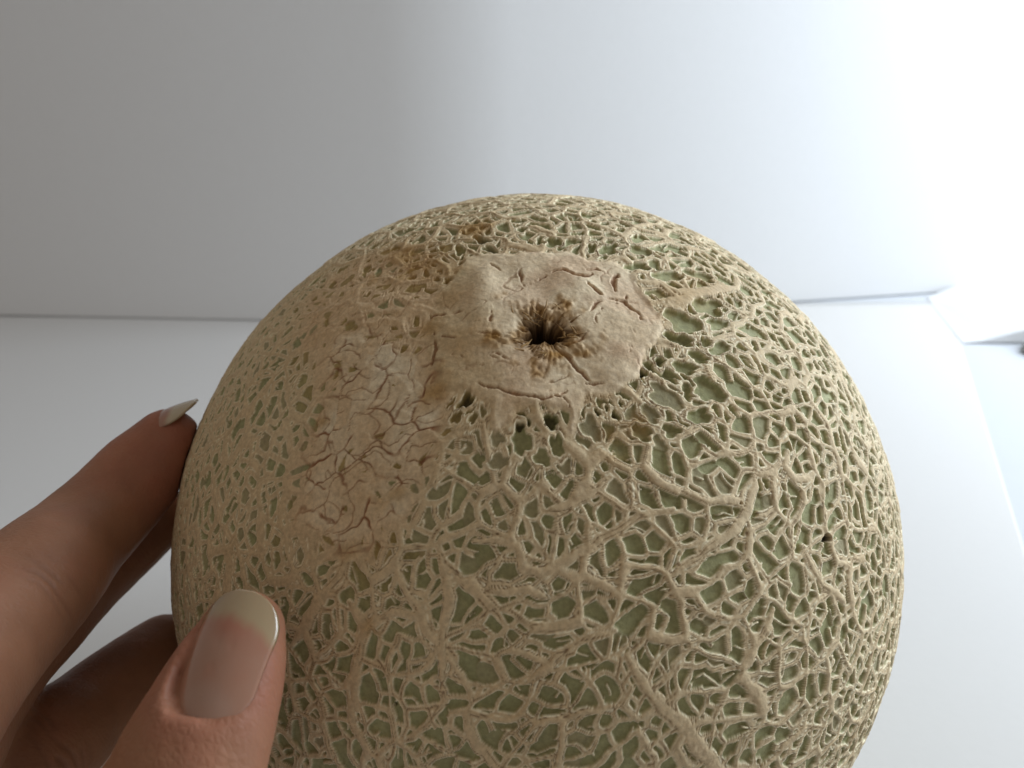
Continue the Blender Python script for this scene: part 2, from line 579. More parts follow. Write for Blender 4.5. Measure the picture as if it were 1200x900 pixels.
    left = sstep(480, 330, pxx.astype(np.float32)) * sstep(760, 600, pyy.astype(np.float32))
    back = sstep(330, 250, pyy.astype(np.float32) - 0.0)
    Sfill = 0.10 * left + 0.05 * back + cal * (0.22 + 0.36 * nmid) + core * 0.42 + 0.05 * halo + 0.16 * sstep(-6, 0, Sp)
    S = np.maximum(np.maximum(S1, Ss), np.maximum(S2, S3))
    S = S + Sfill
    # round the inner corners a little: soft union
    S = np.maximum(S, 0.5 * (S1 + S2 + Sfill) + 0.05)
    S = np.maximum(S, Sp)

    # ---- traced openings round the scar: cx, cy, half length, half width, tilt, depth, painted shade, film
    holes = [(544, 472, 13, 6, -50, 1.5, .8, 0), (535, 489, 8, 5, -40, .9, .3, .3), (556, 489, 7, 3.5, -60, .9, .4, .2), (566, 481, 7, 3.5, 85, .7, .3, .5),
             (611, 494, 9, 9, 90, 1.7, .7, 0), (611, 516, 18, 10, 90, 1.0, 0, 0), (647, 495, 8, 8, 70, 1.6, .7, 0), (652, 522, 13, 8, 80, .9, 0, 0),
             (592, 492, 9, 4, 110, .4, 0, .9), (584, 514, 9, 8, 80, .4, 0, .9), (636, 537, 10, 7, 60, .8, 0, .2), (585, 541, 11, 8, 0, .4, 0, .9),
             (755, 440, 8, 5, 80, 1.7, .9, 0), (774, 436, 20, 5, 28, 1.0, .3, 0), (775, 424, 6, 5, 40, 1.2, .5, 0), (803, 431, 14, 6, 15, .9, 0, 0),
             (780, 466, 22, 10, 36, .5, .1, .7), (762, 486, 12, 6, 42, .6, .3, .7), (752, 507, 12, 8, 30, .9, 0, .2), (787, 505, 11, 7, 20, .9, 0, .1),
             (693, 503, 15, 9, 62, .5, .1, .8), (699, 483, 4, 3, 30, 1.4, .9, 0), (722, 487, 7, 4, 40, 1.4, .9, 0), (712, 478, 2.5, 2, 0, 1.2, .8, 0), (728, 473, 4, 2.5, 50, 1.2, .8, 0),
             (807, 458, 11, 6, 60, .9, 0, .1), (833, 457, 20, 11, 34, 1.0, 0, 0), (820, 487, 12, 8, 0, .9, 0, 0),
             (712, 293, 10, 6, -15, .9, 0, 0), (693, 292, 5, 4, 80, .9, .1, 0), (745, 313, 14, 4.5, 3, 1.0, .1, 0), (756, 325, 6, 2, 0, .9, .2, 0), (782, 324, 17, 5.5, 5, .8, 0, .1),
             (820, 323, 17, 5, 20, .8, 0, .1), (750, 294, 12, 4.5, 18, .7, 0, .2), (800, 378, 22, 11, 28, .9, 0, 0), (829, 360, 17, 9, 18, .9, 0, 0),
             (796, 398, 17, 6, 20, 1.2, .3, 0), (820, 418, 12, 5, 20, .9, 0, 0), (841, 380, 11, 6, 0, .8, 0, 0), (827, 403, 7, 4.5, 60, .8, 0, .2), (842, 408, 9, 6.5, -20, .8, 0, .1),
             (539, 292, 6, 5.5, 20, .9, 0, 0), (563, 280, 9, 3.5, 20, 1.2, .6, .6), (575, 292, 9, 3, 25, 1.1, .5, .5), (540, 322, 8, 4, -10, .9, .3, .5), (525, 329, 7, 3.5, -15, .9, .3, .4),
             (543, 309, 6, 3, 5, .9, .4, .5), (512, 327, 4, 3, 0, .7, .4, .6), (635, 282, 5, 5.5, 90, 1.0, .2, 0), (649, 284, 9, 5, 0, .9, 0, 0), (611, 269, 5, 3, 0, .9, 0, 0)]
    deep = np.zeros(m, np.float32); dark = np.zeros(m, np.float32); film_t = np.zeros(m, np.float32); inh = np.zeros(m, bool)
    for (hx, hy, ha, hb, hd, hdep, hdk, hfl) in holes:
        s, sd = ellipse_sd(hx, hy, ha, hb, hd)
        sd = sd.astype(np.float32) + 0.10 * nfin[s]
        ring = (0.26 + 0.10 * nmid[s] + 0.08 * nfin[s]) - np.abs(-sd - 0.30)
        S[s] = np.maximum(S[s], ring)
        cutv = -sd
        hit = sd > -0.3
        S[s] = np.where(hit, np.minimum(S[s], np.maximum(cutv, -1.0)), S[s])
        w = sstep(0.0, 0.5, sd)
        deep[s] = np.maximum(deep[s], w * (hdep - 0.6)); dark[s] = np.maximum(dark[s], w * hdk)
        film_t[s] = np.maximum(film_t[s], hfl * (sd > -0.2)); inh[s] |= sd > -0.05
    S = np.where(fade > 0, S, -3)

    # ---- cell floors: some carry a thin brownish film
    rg2 = np.random.default_rng(77)
    fr = rg2.random(len(P2)).astype(np.float32)[c2]; fr1 = rg2.random(len(P1)).astype(np.float32)[c1]
    bandp = np.exp(-(((pxx - 620) / 170) ** 2 + ((pyy - 560) / 70) ** 2)).astype(np.float32)
    pf = 0.16 + 0.40 * bandp + 0.28 * halo + 0.18 * left
    film = np.clip((pf - fr) * 8, 0, 1) * (0.5 + 0.5 * fr1)
    film = np.clip(film + 0.35 * sstep(0.1, 0.8, nmid + 0.4 * nfin), 0, 1)
    film = np.where(inh, film_t, film) .astype(np.float32)

    # ---- heights (mm)
    prof = sstep(-0.16, 0.09, S)
    Hn = (0.52 + 0.08 * nmid + 0.16 * sstep(-0.05, 0.5, np.maximum(S1, Ss))) * (1 - 0.38 * left) * (1 - 0.35 * cal)
    dome = 0.07 * sstep(0.0, 0.9, S)
    lipm = np.exp(-((S - 0.08) / 0.07) ** 2) * np.clip(0.9 + 0.4 * nfin, 0, 1)
    # long cracks that run along the ridges
    gr = np.exp(-((S - 0.22 - 0.05 * nfin) / 0.04) ** 2) * sstep(-0.05, 0.30, nmid + 0.5 * nfin) * (1 - 0.8 * left)
    gr2 = np.exp(-((S - 0.42 - 0.08 * nfin) / 0.045) ** 2) * sstep(0.0, 0.35, -nmid + 0.5 * nfin) * (1 - 0.8 * left)
    ingr = (Sp < 0.1)
    groove = np.where(ingr, np.maximum(gr, gr2), 0.0)
    floor = 0.30 * film * sstep(0.25, -0.1, S) + 0.05 * nmid + 0.03 * nfin - deep
    h = np.where(True, floor * (1 - prof) + prof * (Hn + dome), 0)
    h = h + prof * (0.13 * lipm * ingr - 0.18 * groove + 0.035 * nfin + 0.035 * nvf)

    # scar plate: smooth, gently lumpy
    sp = sstep(0.0, 1.2, Sp)
    lump = 0.45 * vnoise(X, 7.0, 51) + 0.22 * vnoise(X, 3.0, 53)
    fine = 0.03 * nvf + 0.025 * nfin + 0.05 * np.abs(np.sin(ang * 9 + 2.5 * nmid + 1.5 * nlow)) * sstep(4, 12, rho)
    h = h * (1 - sp) + sp * (0.66 + lump + fine)
    h = h + 0.7 * np.exp(-(rho / 15.0) ** 2) - 0.6 * np.exp(-(rho / 8.0) ** 2)

    # ---- cracks in the callus (recessed, reddish)
    P4 = sites(lambda Nn: np.full(len(Nn), 2.9), 11000, 8)
    T4 = tangents(P4, lambda Nn: (np.full(len(Nn), 0.8), 0.9), 25); st4 = rg.uniform(1.0, 2.0, len(P4))
    Xc = X + 2.0 * vnoise3(X, 5.0, 61) + 0.7 * wb + 0.25 * wc
    S4, c4 = net(P4, st4, T4, lambda h: 0.06 + 0.16 * h, 8.0, 0.04, Xc)
    P5 = sites(lambda Nn: np.full(len(Nn), 2.1), 15000, 18)
    T5 = tangents(P5, lambda Nn: (np.full(len(Nn), 0.3), 1.2), 26); st5 = rg.uniform(1.0, 2.5, len(P5))
    S5, c5 = net(P5, st5, T5, lambda h: np.where(h < 0.55, -3, 0.05 + 0.07 * h), 5.0, 0.04, Xc)
    brk = sstep(-0.3, 0.25, vnoise(X, 3.2, 67) + 0.4 * vnoise(X, 1.2, 68))
    ck = np.maximum(sstep(-0.10, 0.10, S4) * brk, 0.7 * sstep(-0.06, 0.08, S5))
    ck = ck * np.clip(core + 0.35 * cal, 0, 1)
    crack = ck.astype(np.float32)
    flake = 0.10 * (rg2.random(len(P4)).astype(np.float32)[c4] - 0.5) + 0.06 * (rg2.random(len(P5)).astype(np.float32)[c5] - 0.5)
    h = h + core * flake * 1.4 - 0.20 * ck
    # upper callus: stretched ripples
    rip = np.sin(ang * 46 + 3.0 * nmid + 0.12 * rho) * (1 - core) * cal
    h = h + 0.05 * rip

    # ---- traced cracks on the scar (px polyline, half width px)
    cracks = [([(632, 327), (645, 322), (660, 319), (672, 324), (688, 326), (694, 323)], 2.6), ([(688, 319), (700, 318), (704, 320)], 1.5),
              ([(592, 312), (604, 312), (610, 320), (612, 330), (616, 336)], 2.0), ([(616, 336), (608, 342), (598, 346)], 1.2), ([(616, 336), (622, 334), (624, 331)], 1.2),
              ([(682, 330), (692, 336), (700, 344), (706, 349)], 2.6), ([(724, 322), (718, 330), (720, 342)], 3.0),
              ([(706, 352), (722, 352), (730, 353), (740, 363), (748, 368), (751, 375), (757, 378), (767, 383)], 2.2), ([(732, 352), (733, 346)], 1.3),
              ([(692, 367), (698, 358), (707, 354)], 1.8), ([(699, 371), (706, 363), (716, 360), (724, 355)], 1.5), ([(698, 372), (700, 380)], 1.2),
              ([(687, 389), (681, 396), (672, 401), (660, 404)], 1.5), ([(648, 404), (660, 415), (672, 428), (684, 440), (691, 449)], 2.4), ([(685, 452), (695, 453), (706, 450)], 1.4),
              ([(554, 448), (568, 453), (585, 455), (592, 460), (606, 462), (620, 467), (636, 467), (648, 465), (658, 467)], 2.2), ([(658, 465), (665, 458)], 1.3),
              ([(660, 468), (666, 474), (668, 480)], 1.6), ([(640, 450), (655, 443), (670, 438)], 1.1),
              ([(573, 417), (583, 417), (590, 420), (598, 423)], 1.6), ([(575, 421), (584, 423)], 1.0), ([(560, 429), (568, 429)], 1.0),
              ([(530, 418), (541, 419), (546, 424)], 1.1), ([(545, 396), (560, 394), (578, 396), (592, 398)], 1.4), ([(569, 388), (575, 376), (577, 364)], 1.5),
              ([(522, 372), (535, 369), (552, 364)], 1.3), ([(740, 388), (743, 396)], 1.0), ([(576, 310), (586, 320)], 1.0), ([(542, 362), (546, 353)], 1.1),
              ([(510, 400), (520, 396), (540, 399)], 1.4), ([(500, 378), (510, 370), (525, 372)], 1.6), ([(505, 428), (512, 410), (508, 392)], 2.0)]
    # around the scar's rim and hair cracks everywhere on it
    for k_ in range(30):
        a_ = random.uniform(0, 2 * math.pi); r_ = random.uniform(45, 125)
        x_, y_ = 638 + r_ * 1.05 * math.cos(a_), 392 + r_ * 0.72 * math.sin(a_)
        t_ = random.uniform(-0.5, 0.5) + (0 if random.random() < 0.7 else 1.4); l_ = random.uniform(5, 13)
        pts = [(x_ + l_ * (u - .5) * math.cos(t_) + random.uniform(-1.5, 1.5), y_ + l_ * (u - .5) * math.sin(t_) + random.uniform(-1.5, 1.5)) for u in (0, .33, .66, 1)]
        cracks.append((pts, random.uniform(0.3, 0.6)))
    sck = np.zeros(m, np.float32)
    Xk = X + 0.32 * wb[:, [2, 0, 1]] + 0.18 * wc + 0.08 * vnoise3(X, 0.4, 97)
    for pts, hw in cracks:
        d, pos = stroke_d(pts, Xk)
        w = 0.95 * hw / px_per_mm(*pts[0]) * (0.25 + 0.75 * np.sin(np.pi * np.clip(pos, 0.0, 1))) * np.clip(1.0 + 0.45 * nfin + 0.35 * nvf, 0.6, 2)
        v = sstep(0.06, -0.06, d - w)
        sck = np.maximum(sck, v * min(1.0, 0.35 + 0.4 * hw))
        rim = np.exp(-((d - w - 0.28) / 0.16) ** 2) * 0.035 * min(1, hw / 2)
        h = h - (0.12 + 0.12 * hw) * v * (Sp > -2) + rim * (Sp > -2)
    hair = sstep(-0.05, 0.05, S4 - 0.06) * sstep(0.05, 0.5, vnoise(X, 3.5, 99) + 0.3 * nfin) * sstep(0.3, 1.0, Sp) * sstep(6.5, 8.5, rho)
    h = h - 0.10 * hair
    crack = np.maximum(np.maximum(crack, sck * 0.8), hair * 0.45)

    # ---- the stem hole with ragged sides
    star = 1 + 0.18 * np.cos(3 * ang + 0.6) + 0.14 * np.cos(7 * ang + 1.0) + 0.34 * vnoise(X, 1.6, 71) + 0.16 * nfin
    rh = np.hypot(UVs[:, 0] * 0.9, UVs[:, 1] * 1.5) / np.maximum(star, 0.3)
    fun = sstep(5.6, 1.8, rh)
    core_h = sstep(2.6, 1.7, rh)
    torn = sstep(8.0, 4.2, rho / np.maximum(1 + 0.25 * np.cos(5 * ang + 2) + 0.15 * np.cos(11 * ang) + 0.35 * nfin + 0.30 * nmid, 0.4))
    shag = np.abs(vnoise(X, 1.1, 73)) + 0.6 * np.abs(vnoise(X, 0.6, 75)) + 0.5 * np.abs(np.sin(ang * 17 + 2.5 * nmid + rho))
    h = h - 1.1 * fun - 4.5 * core_h + torn * (0.34 * shag - 0.3) + fun * 0.55 * (shag - 0.5)
    # tiny pits
    pit = np.zeros(m, np.float32)
    for (hx, hy, r_) in [(968, 632, 5.5), (522, 826, 2.2), (463, 829, 2.2), (741, 846, 1.4), (866, 589, 2.0), (606, 815, 1.2)]:
        s, sd = ellipse_sd(hx, hy, r_, r_, 0)
        w = sstep(0, 0.3, sd); pit[s] = np.maximum(pit[s], w); h[s] = h[s] - 1.2 * w

    h = h * fade + 0.35 * nlow * 0.6

    # ---- colours (albedo, with depth shade painted into the traced openings)
    fl4 = np.random.default_rng(5).random(len(P4)).astype(np.float32)[c4]
    def C(*c): return np.array(c, np.float32)
    def mix(a, b, t): return a + (b - a) * np.clip(t, 0, 1)[:, None]
    tan = mix(np.tile(C(.635, .485, .285), (m, 1)), C(.715, .575, .36), 0.5 + 0.6 * nlow + 0.3 * nmid)
    tan = mix(tan, C(.53, .38, .23), 0.35 * sstep(0.25, 0.9, S) * (0.5 + 0.7 * nmid))
    tan = mix(tan, C(.92, .84, .61), 0.95 * lipm * sstep(-0.02, 0.06, S) * (1 - 0.6 * cal) * (Sp < 0.15))
    tan = mix(tan, C(.20, .12, .06), 0.85 * groove)
    green = mix(np.tile(C(.315, .31, .155), (m, 1)), C(.40, .395, .21), 0.5 + 0.5 * nlow + 0.35 * nfin)
    green = mix(green, C(.26, .26, .11), 0.5 * sstep(0.1, 0.7, nmid + 0.4 * nfin))
    green = mix(green, C(.37, .31, .185), film * 0.85)
    och = np.clip(halo * 0.9 * sstep(0.30, 0.75, fr1 + 0.2 * nmid + 0.25 * cal), 0, 1) * (1 - 0.2 * left)
    green = mix(green, C(.40, .27, .09), och * 0.85)
    green = mix(green, C(.07, .055, .025), dark)  # near-black painted in for the shade inside deep openings
    nm = sstep(-0.07, 0.05, S)
    col = mix(green, tan, nm)
    calc = mix(np.tile(C(.70, .525, .325), (m, 1)), C(.82, .71, .51), core * np.clip(-0.1 + 0.9 * fl4 + 0.7 * nmid, 0, 1))
    calc = mix(calc, C(.64, .455, .255), (1 - core) * (0.35 + 0.5 * nmid))
    col = mix(col, calc, cal * nm * 0.9)
    scar = mix(np.tile(C(.75, .59, .385), (m, 1)), C(.82, .69, .48), 0.5 + 0.7 * vnoise(X, 6.0, 81))
    scar = mix(scar, C(.70, .50, .33), 0.5 * sstep(-0.1, 0.6, vnoise(X, 4.0, 83)))
    scar = mix(scar, C(.52, .38, .20), 0.7 * sstep(-4, -14, UVs[:, 0] + 3 * nmid))
    col = mix(col, scar, sstep(-0.1, 0.6, Sp) * (1 - dark))
    for (sx, sy, sr, st_) in [(480, 303, 42, .75), (520, 312, 25, .55), (556, 268, 20, .8), (733, 513, 24, .75), (709, 474, 16, .45), (608, 478, 14, .45), (508, 462, 14, .8), (500, 385, 16, .6), (514, 440, 16, .5),
                              (560, 395, 30, .35), (428, 737, 13, .5), (800, 346, 34, .45), (395, 440, 9, .6), (378, 493, 9, .7), (440, 580, 25, .35), (404, 645, 18, .5), (470, 575, 12, .5), (530, 345, 22, .4)]:
        s, sd = ellipse_sd(sx, sy, sr, sr * 0.7, -20, X)
        k_ = sstep(-0.6, 1.0, sd / (sr / 8.0) + 0.6 * nmid[s] + 0.45 * nfin[s]) * st_
        col[s] = mix(col[s], C(.43, .255, .085), k_)
    col = mix(col, C(.30, .145, .07), crack)
    col = mix(col, C(.36, .20, .06), torn * (0.62 + 0.5 * nfin))
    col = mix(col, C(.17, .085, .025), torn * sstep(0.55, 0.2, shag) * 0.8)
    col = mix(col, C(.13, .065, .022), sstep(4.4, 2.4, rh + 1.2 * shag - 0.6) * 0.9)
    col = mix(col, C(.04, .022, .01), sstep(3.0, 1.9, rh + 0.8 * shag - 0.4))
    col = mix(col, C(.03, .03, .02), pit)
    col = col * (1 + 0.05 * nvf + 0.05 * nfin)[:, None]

    hh = np.zeros(nv, np.float32); hh[ci] = h
    g2 = hh.reshape(n, n); bl = g2.copy()
    bl[1:-1, 1:-1] = (4 * g2[1:-1, 1:-1] + 2 * (g2[2:, 1:-1] + g2[:-2, 1:-1] + g2[1:-1, 2:] + g2[1:-1, :-2]) + g2[2:, 2:] + g2[:-2, 2:] + g2[2:, :-2] + g2[:-2, :-2]) / 16
    hh = (0.62 * g2 + 0.38 * bl).ravel()
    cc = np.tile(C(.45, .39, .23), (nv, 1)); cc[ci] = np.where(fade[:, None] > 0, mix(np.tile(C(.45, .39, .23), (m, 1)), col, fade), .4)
    # slightly taller than wide, not a perfect ball
    W = N * (R0 + hh)[:, None]
    W = W.astype(np.float32)

    Gd = W.reshape(n, n, 3)
    du = np.gradient(Gd, axis=0); dv = np.gradient(Gd, axis=1)
    nr = np.cross(du, dv).reshape(-1, 3)
    nr /= np.linalg.norm(nr, axis=1, keepdims=True) + 1e-12
    sgn = np.sign((nr * N).sum(1)); sgn[sgn == 0] = 1
    flip = np.median(sgn[ci]) < 0
    nr = nr * np.median(sgn[ci])
    bad = (nr * N).sum(1) < 0.02
    nr[bad] = N[bad]

    W = (W + np.array([0, 0, R0], np.float32)) * MM
    idx = np.arange(nv).reshape(n, n)
    Fq = np.stack([idx[:-1, :-1], idx[1:, :-1], idx[1:, 1:], idx[:-1, 1:]], -1).reshape(-1, 4)
    if flip: Fq = Fq[:, ::-1]
    Sf = np.full(nv, -3.0, np.float32); Sf[ci] = S
    Spf = np.full(nv, -20.0, np.float32); Spf[ci] = np.where(rho < 45, np.where(S > 0, Sp, -5), -20)
    isscar = Spf[Fq].mean(1) > 0.0
    isnet = (Sf[Fq].mean(1) > 0.0) & ~isscar
    base = bpy.data.objects.new('melon', None); COL.objects.link(base)
    base.empty_display_size = 0.02
    base['label'] = 'round netted cantaloupe melon with corky tan scar and torn stem hole'
    base['category'] = 'melon'

    mat, nt, bs = new_mat('melon_skin')
    at = nd(nt, 'ShaderNodeAttribute', attribute_name='skin')
    tc = nd(nt, 'ShaderNodeTexCoord')
    n1 = nd(nt, 'ShaderNodeTexNoise', Scale=1500.0, Detail=5.0, Roughness=0.65)
    n2 = nd(nt, 'ShaderNodeTexNoise', Scale=420.0, Detail=4.0, Roughness=0.6)
    nt.links.new(tc.outputs['Object'], n1.inputs['Vector']); nt.links.new(tc.outputs['Object'], n2.inputs['Vector'])
    mr = nd(nt, 'ShaderNodeMapRange')
    for k_, v_ in (('From Min', .3), ('From Max', .7), ('To Min', .80), ('To Max', 1.18)): mr.inputs[k_].default_value = v_
    nt.links.new(n1.outputs['Fac'], mr.inputs['Value'])
    ml = nd(nt, 'ShaderNodeMix', data_type='RGBA', blend_type='MULTIPLY'); ml.inputs[0].default_value = 1.0
    nt.links.new(at.outputs['Color'], ml.inputs[6]); nt.links.new(mr.outputs['Result'], ml.inputs[7])
    nt.links.new(ml.outputs[2], bs.inputs['Base Color'])
    bs.inputs['Roughness'].default_value = 0.72
    bs.inputs['Specular IOR Level'].default_value = 0.28
    b1 = nd(nt, 'ShaderNodeBump', Strength=0.35, Distance=0.0003)
    b2 = nd(nt, 'ShaderNodeBump', Strength=0.30, Distance=0.0006)
    nt.links.new(n1.outputs['Fac'], b1.inputs['Height']); nt.links.new(n2.outputs['Fac'], b2.inputs['Height'])
    nt.links.new(b1.outputs['Normal'], b2.inputs['Normal']); nt.links.new(b2.outputs['Normal'], bs.inputs['Normal'])

    def part(name, sel, label=None):
        fq = Fq[sel]
        used, inv = np.unique(fq, return_inverse=True)
        fq = inv.reshape(-1, 4).astype(np.int32)
        me = mesh_from(name, W[used], fq)
        ca = me.attributes.new('skin', 'FLOAT_COLOR', 'POINT')
        ca.data.foreach_set('color', np.concatenate([cc[used], np.ones((len(used), 1), np.float32)], 1).astype(np.float32).ravel())
        me.normals_split_custom_set_from_vertices(nr[used].tolist())
        me.materials.append(mat)
        o = new_obj(name, me, base)
        if label: o['label'] = label
        return o
    part('rind', ~isscar & ~isnet, 'pale green rind showing between the netting')
    part('netting', isnet, 'raised corky tan netting')
    sc = part('stem_scar', isscar, 'smooth cracked pinkish tan scar round the stem hole')

    # ---- ragged dry fibres standing round the stem hole
    mf, nt, bs = new_mat('dry_fibre')
    tc = nd(nt, 'ShaderNodeTexCoord'); nn = nd(nt, 'ShaderNodeTexNoise', Scale=900.0, Detail=3.0)
    nt.links.new(tc.outputs['Object'], nn.inputs['Vector'])
    cr = nd(nt, 'ShaderNodeValToRGB')
    cr.color_ramp.elements[0].position = .35; cr.color_ramp.elements[0].color = (.16, .08, .02, 1)
    cr.color_ramp.elements[1].position = .7; cr.color_ramp.elements[1].color = (.50, .31, .12, 1)
    nt.links.new(nn.outputs['Fac'], cr.inputs['Fac']); nt.links.new(cr.outputs['Color'], bs.inputs['Base Color'])
    bs.inputs['Roughness'].default_value = 0.8
    rf = random.Random(5)
    for k_ in range(40):
        a_ = rf.uniform(0, 2 * math.pi)
        r0 = rf.uniform(2.6, 5.2); L = rf.uniform(1.0, 3.0); w0 = rf.uniform(.06, .2)
        ca_ = a_ + rf.gauss(0, .7)
        inward = -1 if rf.random() < .3 else 1
        lift = rf.uniform(-.15, .45)
        d0 = eu * math.cos(a_) + ev * math.sin(a_)
        f0 = (eu * math.cos(ca_) + ev * math.sin(ca_)) * inward; s0 = np.cross(pole, f0)
        pts = []; K = 7
        bend = rf.uniform(-.5, .5)
        for j in range(K):
            t = j / (K - 1)
            q = d0 * r0 + f0 * (L * t) + s0 * (bend * t * t * L * .5 + rf.uniform(-.06, .06))
            rq = math.hypot((q @ eu) * .9, (q @ ev) * 1.5)
            dip = -1.1 * float(sstep(5.6, 1.8, np.array(rq)))
            pts.append(pole * (R0 + 0.72 + dip + .25 + lift * L * t * 0.5 - (q @ q) / (2 * R0)) + q)
        vs, fs = [], []
        for j, p in enumerate(pts):
            ww = w0 * (1 - (j / (K - 1)) ** 1.5) + .03
            for (cx_, cy_) in ((1, 0), (0, .45), (-1, 0), (0, -.45)):
                vs.append((p + s0 * cx_ * ww + pole * cy_ * ww + np.array([0, 0, R0])) * MM)
        for j in range(K - 1):
            for q_ in range(4):
                fs.append((4 * j + q_, 4 * j + (q_ + 1) % 4, 4 * j + 4 + (q_ + 1) % 4, 4 * j + 4 + q_))
        me = mesh_from('stem_fibre', np.array(vs), np.array(fs)); me.materials.append(mf)
        o = new_obj('stem_fibre', me, sc)
    return base

MELON = build_melon()

# ------------------------------------------------------------------ the hand
def build_hand():
    P = cam_pt
    V = 0.82
    lo = np.array([-120.0, -4.0, 52.0]); hi = np.array([-20.0, 112.0, 186.0])
    dims = np.ceil((hi - lo) / V).astype(int)
    mel = MEL_CAM

    # ---- thumb nail frame
    nb = cam_pt(226, 843, 88.5); nt_ = cam_pt(285, 688, 97.0)
    ax = nt_ - nb; nail_len = np.linalg.norm(ax); ax = ax / nail_len
    nn = np.array([-0.20, -0.30, -0.93]); nn -= ax * (nn @ ax); nn /= np.linalg.norm(nn)
    sd = np.cross(nn, ax)                                    # across the nail

    NHW = 5.6
    def thumb_nail(s, t):
        """s in [-1,1] across, t in [0,1] from cuticle to free tip -> point on the plate"""
        hw = NHW * (1 - 0.10 * (1 - t))
        # round cuticle, almond tip
        tip = np.clip((t - 0.64) / 0.36, 0, 1)
        hw = hw * np.sqrt(np.clip(1 - 0.965 * tip ** 2.2, 0.0, 1))
        cut = np.clip((0.26 - t) / 0.26, 0, 1)
        hw = hw * np.sqrt(1 - 0.80 * cut ** 2)
        x = s * hw
        arch = (np.sqrt(np.maximum(7.5 ** 2 - x * x, 0.1)) - 7.5)      # drops to the sides
        along = -1.1 * (2 * t - 0.9) ** 2 * 0.8
        return nb + ax * (t * nail_len)[..., None] + sd * x[..., None] + nn * (arch + along)[..., None]

    chains = []
    def chain(pts, rad, flat=None):
        pts = np.array(pts, float); rad = np.array(rad, float)
        # Catmull-Rom resample
        out, rr = [], []
        for i in range(len(pts) - 1):
            p0 = pts[max(i - 1, 0)]; p1 = pts[i]; p2 = pts[i + 1]; p3 = pts[min(i + 2, len(pts) - 1)]
            r0 = rad[max(i - 1, 0)]; r1 = rad[i]; r2 = rad[i + 1]; r3 = rad[min(i + 2, len(pts) - 1)]
            for t in np.linspace(0, 1, 5, endpoint=False):
                cr = lambda a, b, c, d: 0.5 * (2 * b + (c - a) * t + (2 * a - 5 * b + 4 * c - d) * t * t + (3 * b - a - 3 * c + d) * t ** 3)
                out.append(cr(p0, p1, p2, p3)); rr.append(cr(r0, r1, r2, r3))
        out.append(pts[-1]); rr.append(rad[-1])
        chains.append((np.array(out), np.array(rr), flat))

    mcp_i = np.array([-79.0, 44.0, 96.0]); mcp_m = np.array([-88.0, 54.0, 112.0]); mcp_r = np.array([-91.0, 69.0, 120.0]); mcp_l = np.array([-90, 84, 122.0])
    wrist = np.array([-104, 104, 84.0])
    chain([mcp_i, P(-30, 752, 112), P(42, 681, 125), P(84, 638, 136), P(126, 597, 144), P(164, 555, 148.5), P(186, 533, 149.5), P(196, 517, 150)],
          [12.2, 10.6, 10.0, 9.1, 8.7, 8.2, 7.4, 6.3])
    chain([mcp_m, P(-20, 778, 128), P(45, 716, 143), P(85, 682, 151), P(122, 652, 158), P(160, 622, 163), P(183, 606, 165)],
          [11.6, 10.2, 9.9, 9.0, 8.5, 7.8, 6.8])
    chain([mcp_r, P(-10, 925, 126), P(56, 874, 136), P(95, 842, 144), P(134, 808, 152), P(172, 776, 160), P(192, 757, 164)],
          [11.2, 9.9, 9.6, 8.7, 8.3, 7.6, 6.6])
    # thumb
    c_tip = nt_ - nn * 5.4 - ax * 4.4 + np.array([-1.0, 0, 0])
    c_mid = nb + ax * 6.0 - nn * 6.0 + np.array([-1.3, 0, 0])
    c_base = nb - ax * 2.0 - nn * 7.2 + np.array([-2.4, 0, 0])
    c_ip = nb - ax * 12 - nn * 9.2 + np.array([-5.0, 0, 0])
    chain([np.array([-84, 92, 84.0]), np.array([-62, 76, 74.0]), c_ip, c_base, c_mid, c_tip],
          [16.0, 12.2, 10.4, 8.9, 7.4, 5.7], flat=nn)
    # palm
    for a, ra in ((mcp_i, 12.2), (mcp_m, 11.8), (mcp_r, 11.4), (mcp_l, 10.5)):
        chain([a, (a + wrist) / 2 + np.array([0, 3, -3.0]), wrist], [ra, 13, 14])
    chain([np.array([-84, 92, 84.0]), wrist], [16, 15])

    def chain_sdf(Q, pts, rad, flat):
        best = np.full(len(Q), 1e3, np.float32)
        for i in range(len(pts) - 1):
            a, b = pts[i].astype(np.float32), pts[i + 1].astype(np.float32)
            e = b - a
            w = Q - a
            t = np.clip((w @ e) / (e @ e), 0, 1)
            z = w - t[:, None] * e
            if flat is not None:
                k = (z @ flat.astype(np.float32)) * np.float32(0.13)
                z = z + k[:, None] * flat.astype(np.float32)
            d = np.sqrt((z * z).sum(1)) - (rad[i] + (rad[i + 1] - rad[i]) * t)
            best = np.minimum(best, d)
        return best

    # nail plate points as a cutting sheet
    ss, t2 = np.meshgrid(np.linspace(-1, 1, 15), np.linspace(0, 1, 19), indexing='ij')
    plate = thumb_nail(ss, t2).reshape(-1, 3)

